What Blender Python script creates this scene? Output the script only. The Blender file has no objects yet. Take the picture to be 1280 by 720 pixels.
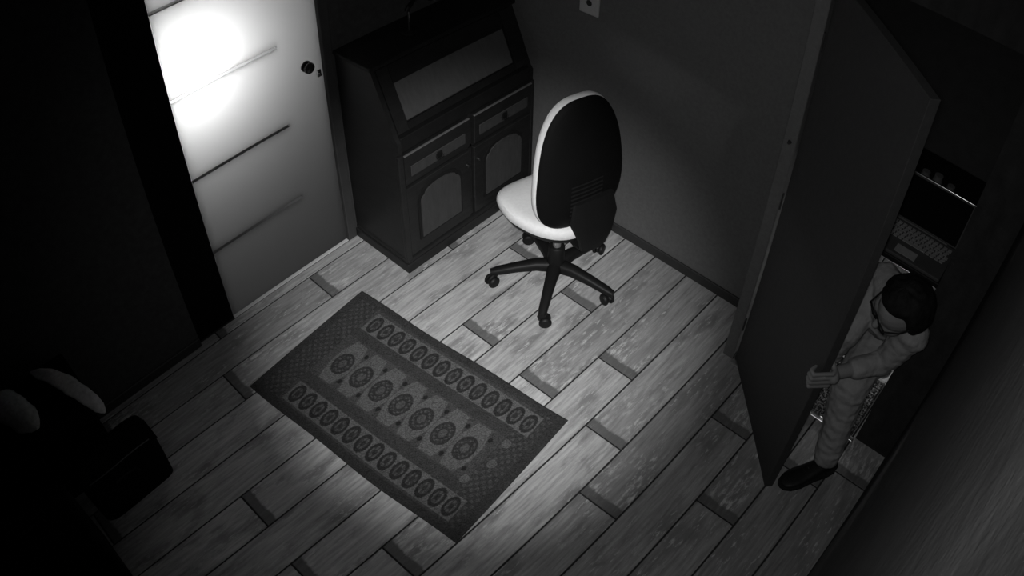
import bpy, bmesh, math, random
import numpy as np
from mathutils import Vector, Matrix, noise as mnoise

random.seed(7)
SC = bpy.context.scene
COL = SC.collection

# ------------------------------------------------------------------ camera
CAM_H = 3.05
cam_data = bpy.data.cameras.new('security_camera')
cam = bpy.data.objects.new('security_camera', cam_data)
COL.objects.link(cam)
cx = Vector((0.6779813, -0.7349788, 0.01214603))
cy = Vector((-0.52655179, -0.49711475, -0.68965218))
cz = Vector((0.5129177, 0.46117577, -0.72403891))
cam.matrix_world = Matrix(((cx.x, -cy.x, -cz.x, 0.0), (cx.y, -cy.y, -cz.y, 0.0),
                           (cx.z, -cy.z, -cz.z, CAM_H), (0, 0, 0, 1)))
# wide security lens with barrel distortion
cam_data.sensor_fit = 'HORIZONTAL'
cam_data.sensor_width = 36.0
cam_data.type = 'PANO'
cam_data.panorama_type = 'FISHEYE_LENS_POLYNOMIAL'
cam_data.fisheye_fov = math.pi
cam_data.fisheye_polynomial_k0 = 0.0
cam_data.fisheye_polynomial_k1 = -0.033938995248771454
cam_data.fisheye_polynomial_k2 = 1.7283973979456142e-05
cam_data.fisheye_polynomial_k3 = -1.2043665144521124e-05
cam_data.fisheye_polynomial_k4 = 4.189834002883305e-07
cam_data.clip_start = 0.02
SC.camera = cam

# ------------------------------------------------------------------ light
world = bpy.data.worlds.new('night')
SC.world = world
world.use_nodes = True
world.node_tree.nodes['Background'].inputs[0].default_value = (1, 1, 1, 1)
world.node_tree.nodes['Background'].inputs[1].default_value = 0.0


def ir_led(name, loc, aim, energy, angle, blend, radius):
    d = bpy.data.lights.new(name, 'SPOT')
    d.energy = energy
    d.spot_size = math.radians(angle)
    d.spot_blend = blend
    d.shadow_soft_size = radius
    o = bpy.data.objects.new(name, d)
    COL.objects.link(o)
    o.location = loc
    o.rotation_euler = Vector(aim).to_track_quat('-Z', 'Y').to_euler()
    return o


# the camera's own infrared lamps, mounted round its lens
ir_led('infrared_lamp', (0.03, 0.03, CAM_H - 0.01), (0.472, 0.474, -0.743), 640.0, 37, 1.0, 0.02)
ir_led('infrared_lamp', (0.03, 0.02, CAM_H - 0.02), (0.62, 0.36, -0.70), 58.0, 92, 1.0, 0.02)
# lamp in the corridor behind the translucent pale door
lamp = bpy.data.lights.new('corridor_lamp', 'POINT')
lamp.energy = 86.0
lamp.shadow_soft_size = 0.05
lo = bpy.data.objects.new('corridor_lamp', lamp)
COL.objects.link(lo)
lo.location = (1.17, 3.130, 1.40)
# added unseen lamp under the far desk, to brighten the white mat
lamp = bpy.data.lights.new('mat_fill_lamp', 'POINT')
lamp.energy = 5.0
lamp.shadow_soft_size = 0.02
lo = bpy.data.objects.new('mat_fill_lamp', lamp)
COL.objects.link(lo)
lo.location = (3.30, 0.33, 0.16)

vs = SC.view_settings
SC.display_settings.display_device = 'sRGB'
vs.view_transform = 'Standard'
vs.look = 'None'
vs.gamma = 1.0
vs.exposure = 0.0
vs.use_curve_mapping = False


# ------------------------------------------------------------------ materials
class NT:
    def __init__(self, name):
        self.m = bpy.data.materials.new(name)
        self.m.use_nodes = True
        self.t = self.m.node_tree
        self.b = self.t.nodes['Principled BSDF']

    def n(self, typ, **kw):
        x = self.t.nodes.new(typ)
        for k, v in kw.items():
            setattr(x, k, v)
        return x

    def put(self, sock, v):
        if isinstance(v, bpy.types.NodeSocket):
            self.t.links.new(v, sock)
        else:
            sock.default_value = v

    def math(self, op, a, b=None, c=None, clamp=False):
        x = self.n('ShaderNodeMath', operation=op)
        x.use_clamp = clamp
        self.put(x.inputs[0], a)
        if b is not None:
            self.put(x.inputs[1], b)
        if c is not None:
            self.put(x.inputs[2], c)
        return x.outputs[0]

    def lerp(self, f, a, b):
        x = self.n('ShaderNodeMix')
        x.data_type = 'FLOAT'
        self.put(x.inputs[0], f)
        self.put(x.inputs[2], a)
        self.put(x.inputs[3], b)
        return x.outputs[0]

    def ramp(self, v, lo, hi, a=0.0, b=1.0):
        x = self.n('ShaderNodeMapRange')
        self.put(x.inputs[0], v)
        x.inputs[1].default_value = lo
        x.inputs[2].default_value = hi
        x.inputs[3].default_value = a
        x.inputs[4].default_value = b
        return x.outputs[0]

    def noise(self, vec, scale, detail=3.0, rough=0.55):
        x = self.n('ShaderNodeTexNoise')
        self.put(x.inputs['Vector'], vec)
        x.inputs['Scale'].default_value = scale
        x.inputs['Detail'].default_value = detail
        x.inputs['Roughness'].default_value = rough
        return x.outputs['Fac']

    def coord(self, kind='Object', scale=(1, 1, 1), offset=None):
        c = self.n('ShaderNodeTexCoord')
        mp = self.n('ShaderNodeMapping')
        self.t.links.new(c.outputs[kind], mp.inputs['Vector'])
        mp.inputs['Scale'].default_value = scale
        if offset is not None:
            self.t.links.new(offset, mp.inputs['Location'])
        return mp.outputs[0]

    def grey(self, v):
        if isinstance(v, bpy.types.NodeSocket):
            c = self.n('ShaderNodeCombineColor')
            for i in range(3):
                self.t.links.new(v, c.inputs[i])
            self.t.links.new(c.outputs[0], self.b.inputs['Base Color'])
        else:
            self.b.inputs['Base Color'].default_value = (v, v, v, 1)

    def bump(self, h, strength=0.3, dist=0.01):
        x = self.n('ShaderNodeBump')
        x.inputs['Strength'].default_value = strength
        x.inputs['Distance'].default_value = dist
        self.t.links.new(h, x.inputs['Height'])
        self.t.links.new(x.outputs[0], self.b.inputs['Normal'])

    def done(self, rough=0.6, spec=0.5, metal=0.0):
        self.put(self.b.inputs['Roughness'], rough)
        self.b.inputs['Specular IOR Level'].default_value = spec
        self.b.inputs['Metallic'].default_value = metal
        return self.m


def plain(name, v, rough=0.6, spec=0.4, metal=0.0, var=0.15, scale=12.0, stretch=(1, 1, 1), bump=0.0, bscale=None, bdist=0.003):
    t = NT(name)
    co = t.coord('Object', stretch)
    f = t.noise(co, scale)
    t.grey(t.ramp(f, 0.25, 0.75, v * (1 - var), v * (1 + var)))
    if bump:
        t.bump(t.noise(t.coord('Object'), bscale or scale, 4.0), bump, bdist)
    return t.done(rough, spec, metal)


def plank_material():
    t = NT('weathered_plank_tile')
    info = t.n('ShaderNodeObjectInfo')
    rnd = info.outputs['Random']
    off = t.n('ShaderNodeCombineXYZ')
    t.put(off.inputs[0], t.math('MULTIPLY', rnd, 37.0))
    t.put(off.inputs[1], t.math('MULTIPLY', rnd, 91.0))
    grain = t.noise(t.coord('Object', (3.0, 40.0, 1.0), off.outputs[0]), 1.6, 6.0, 0.65)
    blot = t.noise(t.coord('Object', (2.2, 7.0, 1.0), off.outputs[0]), 1.5, 5.0, 0.6)
    worn = t.noise(t.coord('Object', (9.0, 34.0, 1.0), off.outputs[0]), 1.8, 5.0, 0.7)
    ton = t.n('ShaderNodeAttribute', attribute_type='OBJECT', attribute_name='tone')
    base = t.math('MULTIPLY', ton.outputs['Fac'], 0.40)
    v = t.math('MULTIPLY', base, t.ramp(grain, 0.3, 0.72, 0.55, 1.25))
    dark = t.ramp(blot, 0.50, 0.64, 0.0, 0.75)
    v = t.lerp(dark, v, 0.15)
    scr = t.math('MULTIPLY', t.ramp(worn, 0.55, 0.68, 0.0, 1.0), t.ramp(blot, 0.44, 0.58, 0.0, 0.8), clamp=True)
    v = t.lerp(scr, v, 0.60)
    sep0 = t.n('ShaderNodeSeparateXYZ')
    t.t.links.new(t.coord('Object'), sep0.inputs[0])
    nearend = t.ramp(sep0.outputs[0], 0.05, 0.42, 1.0, 0.0)
    chip = t.math('MULTIPLY', nearend, t.math('MULTIPLY', t.ramp(worn, 0.48, 0.60, 0.0, 0.8), t.ramp(blot, 0.40, 0.55, 0.0, 1.0)), clamp=True)
    v = t.lerp(chip, t.lerp(t.math('MULTIPLY', nearend, 0.3), v, 0.16), 0.55)
    # dark printed beam end at the start of every tile
    sep = t.n('ShaderNodeSeparateXYZ')
    t.t.links.new(t.coord('Object'), sep.inputs[0])
    wob = t.ramp(t.noise(t.coord('Object'), 30.0), 0.3, 0.7, -0.008, 0.008)
    xx = t.math('ADD', sep.outputs[0], wob)
    end = t.ramp(xx, 0.045, 0.056, 0.85, 0.0)
    v = t.lerp(end, v, 0.085)
    t.grey(v)
    t.bump(grain, 0.25, 0.0015)
    return t.done(0.62, 0.35)


M = {}
M['plank'] = plank_material()
M['grout'] = plain('dark_grout', 0.02, 0.9)
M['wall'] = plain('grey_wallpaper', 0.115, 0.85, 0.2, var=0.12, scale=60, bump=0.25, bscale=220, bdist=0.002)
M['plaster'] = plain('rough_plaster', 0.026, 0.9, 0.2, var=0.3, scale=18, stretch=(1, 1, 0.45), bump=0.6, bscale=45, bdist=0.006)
M['left_wall'] = plain('dark_wall_paint', 0.05, 0.85, 0.15, var=0.2, scale=30)
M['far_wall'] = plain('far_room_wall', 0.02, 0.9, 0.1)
M['slit'] = plain('slit_liner', 0.20, 0.9, 0.05)
M['ceiling'] = plain('ceiling_paint', 0.3, 0.9, 0.2)
M['black_trim'] = plain('black_panel', 0.004, 0.9, 0.05)
M['baseboard'] = plain('dark_baseboard', 0.03, 0.6, 0.3)
M['casing'] = plain('grey_casing', 0.045, 0.6, 0.3)
t_ = NT('translucent_door')
di, tl, mx = t_.n('ShaderNodeBsdfDiffuse'), t_.n('ShaderNodeBsdfTranslucent'), t_.n('ShaderNodeMixShader')
di.inputs[0].default_value = (0.035, 0.035, 0.035, 1)
tl.inputs[0].default_value = (0.60, 0.60, 0.60, 1)
mx.inputs[0].default_value = 0.5
t_.t.links.new(di.outputs[0], mx.inputs[1])
t_.t.links.new(tl.outputs[0], mx.inputs[2])
t_.t.links.new(mx.outputs[0], t_.t.nodes['Material Output'].inputs[0])
M['white_door'] = t_.m
t_ = NT('clear_glass')
tr_, gl, mx = t_.n('ShaderNodeBsdfTransparent'), t_.n('ShaderNodeBsdfGlossy'), t_.n('ShaderNodeMixShader')
gl.inputs['Roughness'].default_value = 0.1
mx.inputs[0].default_value = 0.05
t_.t.links.new(tr_.outputs[0], mx.inputs[1])
t_.t.links.new(gl.outputs[0], mx.inputs[2])
t_.t.links.new(mx.outputs[0], t_.t.nodes['Material Output'].inputs[0])
M['glass'] = t_.m
M['inlay'] = plain('polished_inlay', 0.75, 0.42, 0.5, metal=1.0, var=0.05)
M['knob'] = plain('dark_bronze_knob', 0.02, 0.25, 0.5, metal=0.0)
M['chrome'] = plain('chrome', 0.8, 0.15, 0.5, metal=1.0, var=0.03)
M['sill'] = plain('pale_metal_sill', 0.55, 0.5, 0.5)
M['strip'] = plain('bright_metal_strip', 0.9, 0.28, 0.5, metal=1.0, var=0.05)
M['door2'] = plain('grey_door', 0.045, 0.7, 0.2, var=0.12, scale=40)
M['wood'] = plain('dark_stained_wood', 0.012, 0.5, 0.35, var=0.3, scale=6, stretch=(2, 2, 12), bump=0.1, bscale=40)
M['wood_top'] = plain('dark_stained_wood_top', 0.010, 0.6, 0.2, var=0.25, scale=6, stretch=(3, 14, 2))
M['wood_inset'] = plain('lighter_wood_inset', 0.042, 0.55, 0.3, var=0.18, scale=8, stretch=(8, 2, 2))
M['flap_inset'] = plain('flap_leather', 0.075, 0.6, 0.3, var=0.15, scale=8, stretch=(8, 2, 2))
M['edge_highlight'] = plain('wood_edge_highlight', 0.11, 0.5, 0.4)  # paler than the bureau wood, stands in for light on the ledge
M['brass'] = plain('old_brass', 0.16, 0.4, 0.5, metal=1.0)
M['black_plastic'] = plain('black_plastic', 0.006, 0.55, 0.25, var=0.1)
M['black_shell'] = plain('black_textured_shell', 0.0035, 0.7, 0.12, var=0.1)
M['pale_fabric'] = plain('pale_seat_fabric', 0.66, 0.85, 0.2, var=0.06, scale=80, bump=0.15, bscale=300, bdist=0.001)
M['grey_metal'] = plain('grey_metal', 0.3, 0.4, 0.5, metal=0.6)
M['plate'] = plain('white_plate', 0.4, 0.5, 0.4, var=0.03)
M['hole'] = plain('dark_hole', 0.02, 0.8)
M['sweater'] = plain('grey_sweater', 0.25, 0.9, 0.2, var=0.16, scale=25, bump=0.5, bscale=28, bdist=0.012)
M['trousers'] = plain('grey_trousers', 0.28, 0.9, 0.2, var=0.12, scale=40, bump=0.5, bscale=22, bdist=0.01)
M['skin'] = plain('skin', 0.20, 0.6, 0.35, var=0.06)
M['hair'] = plain('dark_hair', 0.007, 0.75, 0.15, var=0.5, scale=40, bump=0.6, bscale=70, bdist=0.006)
M['shoe'] = plain('black_shoe', 0.006, 0.55, 0.25)
M['sole'] = plain('dark_sole', 0.012, 0.8, 0.2)
M['laptop'] = plain('laptop_case', 0.07, 0.5, 0.4)
M['screen'] = plain('laptop_screen', 0.003, 0.5, 0.15)
M['keys'] = plain('laptop_keys', 0.28, 0.6, 0.3)
M['desk'] = plain('dark_desk', 0.010, 0.6, 0.2, var=0.2, scale=5, stretch=(1, 8, 1))
M['jar'] = plain('grey_jar', 0.13, 0.4, 0.4)
M['white_mat'] = plain('white_mat', 0.80, 0.9, 0.2, var=0.08, scale=60)
M['binding'] = plain('rug_binding', 0.28, 0.9, 0.2)
M['black_bag'] = plain('black_bag_cloth', 0.003, 0.8, 0.1)
M['zip'] = plain('zip_metal', 0.12, 0.4, 0.5)
M['black_case'] = plain('black_cabinet', 0.004, 0.8, 0.08)
M['pale_cloth'] = plain('pale_wool', 0.55, 0.95, 0.1, var=0.25, scale=50, bump=0.5, bscale=90, bdist=0.004)


def shag_material():
    t = NT('speckled_shag')
    f = t.noise(t.coord('Object'), 120.0, 2.0, 0.6)
    t.grey(t.ramp(f, 0.45, 0.62, 0.03, 0.34))
    return t.done(0.95, 0.1)


M['shag'] = shag_material()


# ------------------------------------------------------------------ mesh helpers
def obj(name, bm, m, parent=None, loc=None, rot=None, smooth=False):
    me = bpy.data.meshes.new(name)
    bmesh.ops.recalc_face_normals(bm, faces=bm.faces[:])
    if smooth:
        for f in bm.faces:
            f.smooth = True
    bm.to_mesh(me)
    bm.free()
    if m is not None:
        me.materials.append(M[m] if isinstance(m, str) else m)
    o = bpy.data.objects.new(name, me)
    COL.objects.link(o)
    if parent is not None:
        o.parent = parent
    if loc is not None:
        o.location = loc
    if rot is not None:
        o.rotation_euler = rot
    if smooth:
        md = o.modifiers.new('edges', 'EDGE_SPLIT')
        md.split_angle = math.radians(42)
    return o


def tag(o, label, cat, group=None, kind=None):
    o['label'] = label
    o['category'] = cat
    if group:
        o['group'] = group
    if kind:
        o['kind'] = kind
    return o


def thing(name, label, cat, loc=(0, 0, 0), rotz=0.0, group=None):
    o = bpy.data.objects.new(name, None)
    o.empty_display_size = 0.1
    COL.objects.link(o)
    o.location = loc
    o.rotation_euler = (0, 0, rotz)
    return tag(o, label, cat, group)


def struct(o, label=None, cat=None):
    o['kind'] = 'structure'
    if label:
        o['label'] = label
    if cat:
        o['category'] = cat
    return o


def add_box(bm, lo, hi, bevel=0.0, seg=1):
    r = bmesh.ops.create_cube(bm, size=1.0)
    vs_ = r['verts']
    c = [(lo[i] + hi[i]) / 2 for i in range(3)]
    s = [hi[i] - lo[i] for i in range(3)]
    for v in vs_:
        v.co = Vector((c[0] + v.co.x * s[0], c[1] + v.co.y * s[1], c[2] + v.co.z * s[2]))
    if bevel:
        es = list({e for v in vs_ for e in v.link_edges})
        bmesh.ops.bevel(bm, geom=es, offset=bevel, segments=seg, affect='EDGES', profile=0.5)
    return bm


def boxes(*specs, bevel=0.0, seg=1):
    bm = bmesh.new()
    for lo, hi in specs:
        add_box(bm, lo, hi, bevel, seg)
    return bm


def add_loft(bm, rings, caps=True):
    vr = [[bm.verts.new(p) for p in r] for r in rings]
    n = len(vr[0])
    for a, b in zip(vr, vr[1:]):
        for i in range(n):
            bm.faces.new((a[i], a[(i + 1) % n], b[(i + 1) % n], b[i]))
    if caps:
        bm.faces.new(list(reversed(vr[0])))
        bm.faces.new(vr[-1])
    return bm


def add_lathe(bm, prof, n=24, axis='Z', center=(0, 0, 0)):
    rings = []
    for r, z in prof:
        ring = []
        for i in range(n):
            a = 2 * math.pi * i / n
            p = (r * math.cos(a), r * math.sin(a), z)
            if axis == 'Y':
                p = (p[0], p[2], p[1])
            elif axis == 'X':
                p = (p[2], p[0], p[1])
            ring.append((p[0] + center[0], p[1] + center[1], p[2] + center[2]))
        rings.append(ring)
    return add_loft(bm, rings)


def add_tube(bm, pts, radii, n=10):
    pts = [Vector(p) for p in pts]
    if not isinstance(radii, (list, tuple)):
        radii = [radii] * len(pts)
    rings = []
    up = None
    for i, p in enumerate(pts):
        d = (pts[min(i + 1, len(pts) - 1)] - pts[max(i - 1, 0)]).normalized()
        if up is None:
            up = Vector((0, 0, 1)) if abs(d.z) < 0.9 else Vector((1, 0, 0))
        s = d.cross(up).normalized()
        up = s.cross(d).normalized()
        rings.append([p + (s * math.cos(2 * math.pi * k / n) + up * math.sin(2 * math.pi * k / n)) * radii[i] for k in range(n)])
    return add_loft(bm, rings)


def add_prism(bm, poly, a, b, plane='YZ'):
    def P(u, v, w):
        return {'YZ': (w, u, v), 'XZ': (u, w, v), 'XY': (u, v, w)}[plane]
    A = [bm.verts.new(P(u, v, a)) for u, v in poly]
    B = [bm.verts.new(P(u, v, b)) for u, v in poly]
    n = len(poly)
    bm.faces.new(A)
    bm.faces.new(list(reversed(B)))
    for i in range(n):
        bm.faces.new((A[i], B[i], B[(i + 1) % n], A[(i + 1) % n]))
    return bm


def sup(n, N, w, h):
    out = []
    for i in range(N):
        t = 2 * math.pi * i / N
        c, s = math.cos(t), math.sin(t)
        out.append((math.copysign(abs(c) ** (2 / n), c) * w, math.copysign(abs(s) ** (2 / n), s) * h))
    return out


# ------------------------------------------------------------------ the room
YA, XB, XD, YC = 2.83, 2.86, 2.553, -0.075      # left wall, back wall, doorway wall, right wall
X0, ZC = -0.75, 3.20                            # wall behind the camera, ceiling

floor = struct(obj('floor', boxes(((X0, YC, -0.08), (4.6, YA + 0.05, -0.004))), 'grout'),
               'pale weathered wood-look plank tile floor of the dark room', 'floor')
ROW, Y00, LEN = 0.2035, 0.325, 1.38
joint = {-2: 2.325, -1: 2.19, 0: 1.785, 1: 2.19, 2: 1.485, 3: 1.77, 4: 2.11, 5: 1.78, 6: 2.31, 7: 1.82,
         8: 2.37, 9: 1.22, 10: 0.775, 11: 1.49, 12: 0.9}
TONE = {(11, 0): 0.68, (11, 1): 0.9, (12, 0): 0.7, (10, 1): 0.85, (3, 0): 1.05, (3, 1): 0.85, (2, 1): 0.62, (2, 0): 0.8, (5, 1): 0.72, (5, 0): 1.15, (7, 0): 1.2, (7, 1): 1.1,
        (4, 0): 1.0, (4, 1): 0.75, (6, 0): 1.0, (6, 1): 0.9, (8, 0): 1.05, (9, 1): 1.0, (1, 0): 0.8, (1, 1): 0.7, (0, 0): 0.72, (0, 1): 0.6, (-1, 0): 0.6, (-1, 1): 0.8, (-2, 0): 0.55, (-2, 1): 0.85}
cache = {}
for k in range(-2, 13):
    y0 = max(Y00 + ROW * k, YC)
    y1 = min(Y00 + ROW * (k + 1), YA - 0.002)
    xe = 4.6 if k <= 2 else XB
    x = joint[k]
    while x > X0:
        x -= LEN
    while x < xe:
        a, b = max(x, X0), min(x + LEN, xe)
        if b - a > 0.03:
            key = (round(b - a, 3), round(y1 - y0, 3), a > x)
            if key not in cache:
                g = 0.0042
                bm = boxes(((g, g, -0.006), (b - a - g, y1 - y0 - g, 0.0)), bevel=0.0012)
                if a > x:
                    for v in bm.verts:
                        v.co.x += 0.2
                me = bpy.data.meshes.new('floor_plank')
                bmesh.ops.recalc_face_normals(bm, faces=bm.faces[:])
                bm.to_mesh(me)
                bm.free()
                me.materials.append(M['plank'])
                cache[key] = me
            o = bpy.data.objects.new('floor_plank', cache[key])
            COL.objects.link(o)
            o.parent = floor
            o['tone'] = TONE.get((k, 0 if x < joint[k] - 0.01 else 1), 0.8 + 0.35 * random.random())
            o.location = (a - (0.2 if a > x else 0.0), y0, 0.0)
        x += LEN

T = 0.16
# left wall with its doorway (door from X 1.035 to 1.815)
struct(obj('wall_left', boxes(((X0, YA - 0.02, 0), (0.80, YA + T, ZC)), ((0.80, YA - 0.02, 2.06), (1.875, YA + T, ZC)),
                              ((1.875, YA, 0), (XB + T, YA + T, ZC))), 'left_wall'),
       'very dark left wall with the pale door in it', 'wall')
struct(obj('wall_back', boxes(((XB, 0.905, 0), (XB + 0.1, YA + T, ZC))), 'wall'),
       'dark grey back wall behind the swivel chair', 'wall')
JY = 0.108                                      # right jamb of the doorway
struct(obj('wall_hinge_side', boxes(((XD, 0.85, 0), (XB + 0.1, 0.905, ZC))), 'wall'), 'narrow grey wall end that carries the open door', 'wall')
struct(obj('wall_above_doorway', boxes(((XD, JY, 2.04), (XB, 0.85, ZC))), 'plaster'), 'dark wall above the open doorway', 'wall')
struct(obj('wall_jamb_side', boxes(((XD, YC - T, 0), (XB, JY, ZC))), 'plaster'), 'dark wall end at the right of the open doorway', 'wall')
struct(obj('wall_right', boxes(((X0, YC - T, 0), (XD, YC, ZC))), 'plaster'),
       'rough dark plaster wall at the right, close to the camera', 'wall')
struct(obj('wall_front', boxes(((X0 - T, YC - T, 0), (X0, YA + T, ZC))), 'wall'), 'dark wall behind the camera', 'wall')
struct(obj('ceiling', boxes(((X0 - T, YC - T, ZC), (4.8, YA + T, ZC + 0.1))), 'ceiling'), 'pale ceiling above the dark room', 'ceiling')
# the room beyond the doorway
struct(obj('wall_far', boxes(((4.6, -0.1, 0), (4.7, 1.5, ZC)), ((XB, -0.035, 0), (4.6, JY, ZC)), ((XB + 0.1, 1.4, 0), (4.6, 1.5, ZC))), 'far_wall'),
       'dark walls of the room beyond the open doorway', 'wall')

struct(obj('wall_corridor', boxes(((0.45, 3.85, 0), (2.5, 3.95, 2.6)), ((0.45, YA + T, 0), (0.55, 3.85, 2.6)), ((2.4, YA + T, 0), (2.5, 3.85, 2.6)),
                                  ((0.45, YA + T, 2.5), (2.5, 3.95, 2.6)), ((0.45, YA + 0.06, -0.05), (2.5, 3.95, -0.004))), 'left_wall'),
       'dark corridor walls behind the pale door', 'wall')
struct(obj('baseboard_back', boxes(((XB - 0.014, 0.905, 0.001), (XB, YA - 0.45, 0.062)), bevel=0.003), 'baseboard'),
       'low dark baseboard along the back wall', 'baseboard')
struct(obj('baseboard_left', boxes(((X0, YA - 0.034, 0.001), (0.80, YA - 0.02, 0.06)), bevel=0.004), 'baseboard'),
       'low dark baseboard along the left wall', 'baseboard')
# frame of the pale door
struct(obj('trim_1', boxes(((0.80, YA + 0.0, 0.001), (1.032, YA + 0.05, 2.06)), bevel=0.003), 'black_trim'),
       'wide black upright panel at the left of the pale door', 'trim')
struct(obj('trim_2', boxes(((1.818, YA - 0.012, 0.001), (1.872, YA + 0.05, 2.06)), ((1.032, YA - 0.012, 2.012), (1.818, YA + 0.05, 2.06)), bevel=0.004), 'casing'),
       'narrow grey door casing between the pale door and the bureau', 'trim')
struct(obj('trim_3', boxes(((1.034, YA - 0.006, 0.0005), (1.816, YA + 0.05, 0.005)), bevel=0.002), 'sill'),
       'thin pale sill under the pale door', 'trim')
# casing strip of the open doorway
tr4 = struct(obj('trim_4', boxes(((XD - 0.012, 0.845, 0.001), (XD, 0.902, 2.08)), bevel=0.003), 'wall'),
             'grey casing strip beside the hinges of the open dark door', 'trim')
bm = bmesh.new()
add_lathe(bm, [(0.002, -0.012), (0.006, -0.012), (0.007, -0.003), (0.009, 0.0)], 12, 'X', (XD - 0.012, 0.872, 1.29))
obj('peg', bm, 'hole', tr4)
struct(obj('trim_5', boxes(((XD - 0.04, JY + 0.002, 0.0005), (XD - 0.012, 0.845, 0.0125)), bevel=0.0055, seg=5), 'strip', smooth=True),
       'bright metal threshold strip across the open doorway', 'trim')

# pale door
comb = [(1.036, 0.014), (1.814, 0.014), (1.814, 2.008), (1.036, 2.008)]
for z in (1.737, 1.318, 0.890, 0.455):
    comb += [(1.036, z + 0.008), (1.588, z + 0.008), (1.588, z - 0.008), (1.036, z - 0.008)]
bm = bmesh.new()
add_prism(bm, comb, YA + 0.006, YA + 0.036, 'XZ')
d1 = struct(obj('door_1', bm, 'white_door'),
            'pale translucent door with horizontal slits and a round knob, lit from behind', 'door')
for z in (0.455, 0.890, 1.318, 1.737):
    obj('slit_glass', boxes(((1.040, YA + 0.019, z - 0.0070), (1.586, YA + 0.023, z + 0.0070))), 'glass', d1)
    obj('slit_liner', boxes(((1.037, YA + 0.0062, z - 0.0079), (1.587, YA + 0.0358, z - 0.0070))), 'slit', d1)
    obj('slit_liner', boxes(((1.037, YA + 0.0062, z + 0.0070), (1.587, YA + 0.0358, z + 0.0079))), 'slit', d1)
bm = bmesh.new()
add_lathe(bm, [(0.004, -0.040), (0.018, -0.039), (0.027, -0.033), (0.029, -0.025), (0.023, -0.016), (0.014, -0.012), (0.013, -0.006), (0.027, -0.005), (0.029, 0.0)],
          28, 'Y', (1.726, YA + 0.006, 1.15))
obj('door_knob', bm, 'knob', d1, smooth=True)
bm = boxes(((1.775, YA - 0.004, 1.065), (1.800, YA + 0.007, 1.105)), bevel=0.004, seg=2)
obj('lock_plate', bm, 'chrome', d1)
bm = bmesh.new()
add_lathe(bm, [(0.001, -0.016), (0.006, -0.015), (0.007, 0.0)], 12, 'Y', (1.789, YA - 0.002, 1.082))
obj('lock_cylinder', bm, 'knob', d1)

# dark door standing open into the room
hx, hy, fx_, fy_ = 2.556, 0.838, 2.03, 0.324
L2 = math.hypot(fx_ - hx, fy_ - hy)
A2 = math.atan2(fy_ - hy, fx_ - hx)
d2 = struct(obj('door_2', boxes(((0.004, 0.0, 0.008), (L2, 0.038, 2.004)), bevel=0.002), 'door2', loc=(hx, hy, 0), rot=(0, 0, A2)),
            'plain dark grey door standing open into the room at the right', 'door')
for z in (0.25, 1.0, 1.75):
    bm = bmesh.new()
    add_lathe(bm, [(0.006, z - 0.04), (0.006, z + 0.04)], 10, 'Z', (0.0, -0.008, 0))
    obj('hinge', bm, 'baseboard', d2)

# light switch / socket plate on the back wall
sw = thing('wall_socket', 'small pale socket plate high on the dark back wall above the chair', 'socket', (XB, 2.105, 1.30))
obj('plate', boxes(((-0.012, -0.057, -0.062), (0.0, 0.057, 0.075)), bevel=0.004, seg=2), 'plate', sw)
bm = bmesh.new()
add_lathe(bm, [(0.016, -0.0125), (0.017, -0.0118)], 18, 'X')
obj('socket_hole', bm, 'hole', sw)

# ------------------------------------------------------------------ writing bureau
bu = thing('writing_bureau', 'dark wooden writing bureau with a slanted flap, beside the pale door', 'bureau', (2.345, 2.612, 0))
HW = 0.462
FY = -0.208
prof = [(0.212, 0.0), (0.212, 1.150), (-0.050, 1.150), (-0.190, 0.835), (-0.208, 0.815), (FY, 0.0)]
for s in (-1, 1):
    bm = bmesh.new()
    add_prism(bm, prof, s * HW, s * (HW - 0.022), 'YZ')
    obj('side_panel', bm, 'wood', bu)
obj('back_panel', boxes(((-HW + 0.022, 0.200, 0.02), (HW - 0.022, 0.211, 1.149))), 'wood', bu)
obj('top_board', boxes(((-HW - 0.014, -0.066, 1.150), (HW + 0.014, 0.213, 1.172)), bevel=0.006, seg=2), 'wood_top', bu)


def slant(y_off, u0, u1, v0, v1, th):
    """board on the flap's slanted plane: u across, v up the slope measured in height"""
    bm = bmesh.new()
    dy, dz = -0.190 + 0.050, 0.835 - 1.150
    n = Vector((0, dz, -dy)).normalized()
    if n.y > 0:
        n = -n
    def pt(u, z, o):
        y = -0.050 + (1.150 - z) / 0.315 * (-0.140)
        return Vector((u, y, z)) + n * (y_off + o)
    A = [pt(u0, v0, 0), pt(u1, v0, 0), pt(u1, v1, 0), pt(u0, v1, 0)]
    B = [pt(u0, v0, th), pt(u1, v0, th), pt(u1, v1, th), pt(u0, v1, th)]
    add_loft(bm, [A, B])
    return bm


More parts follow.
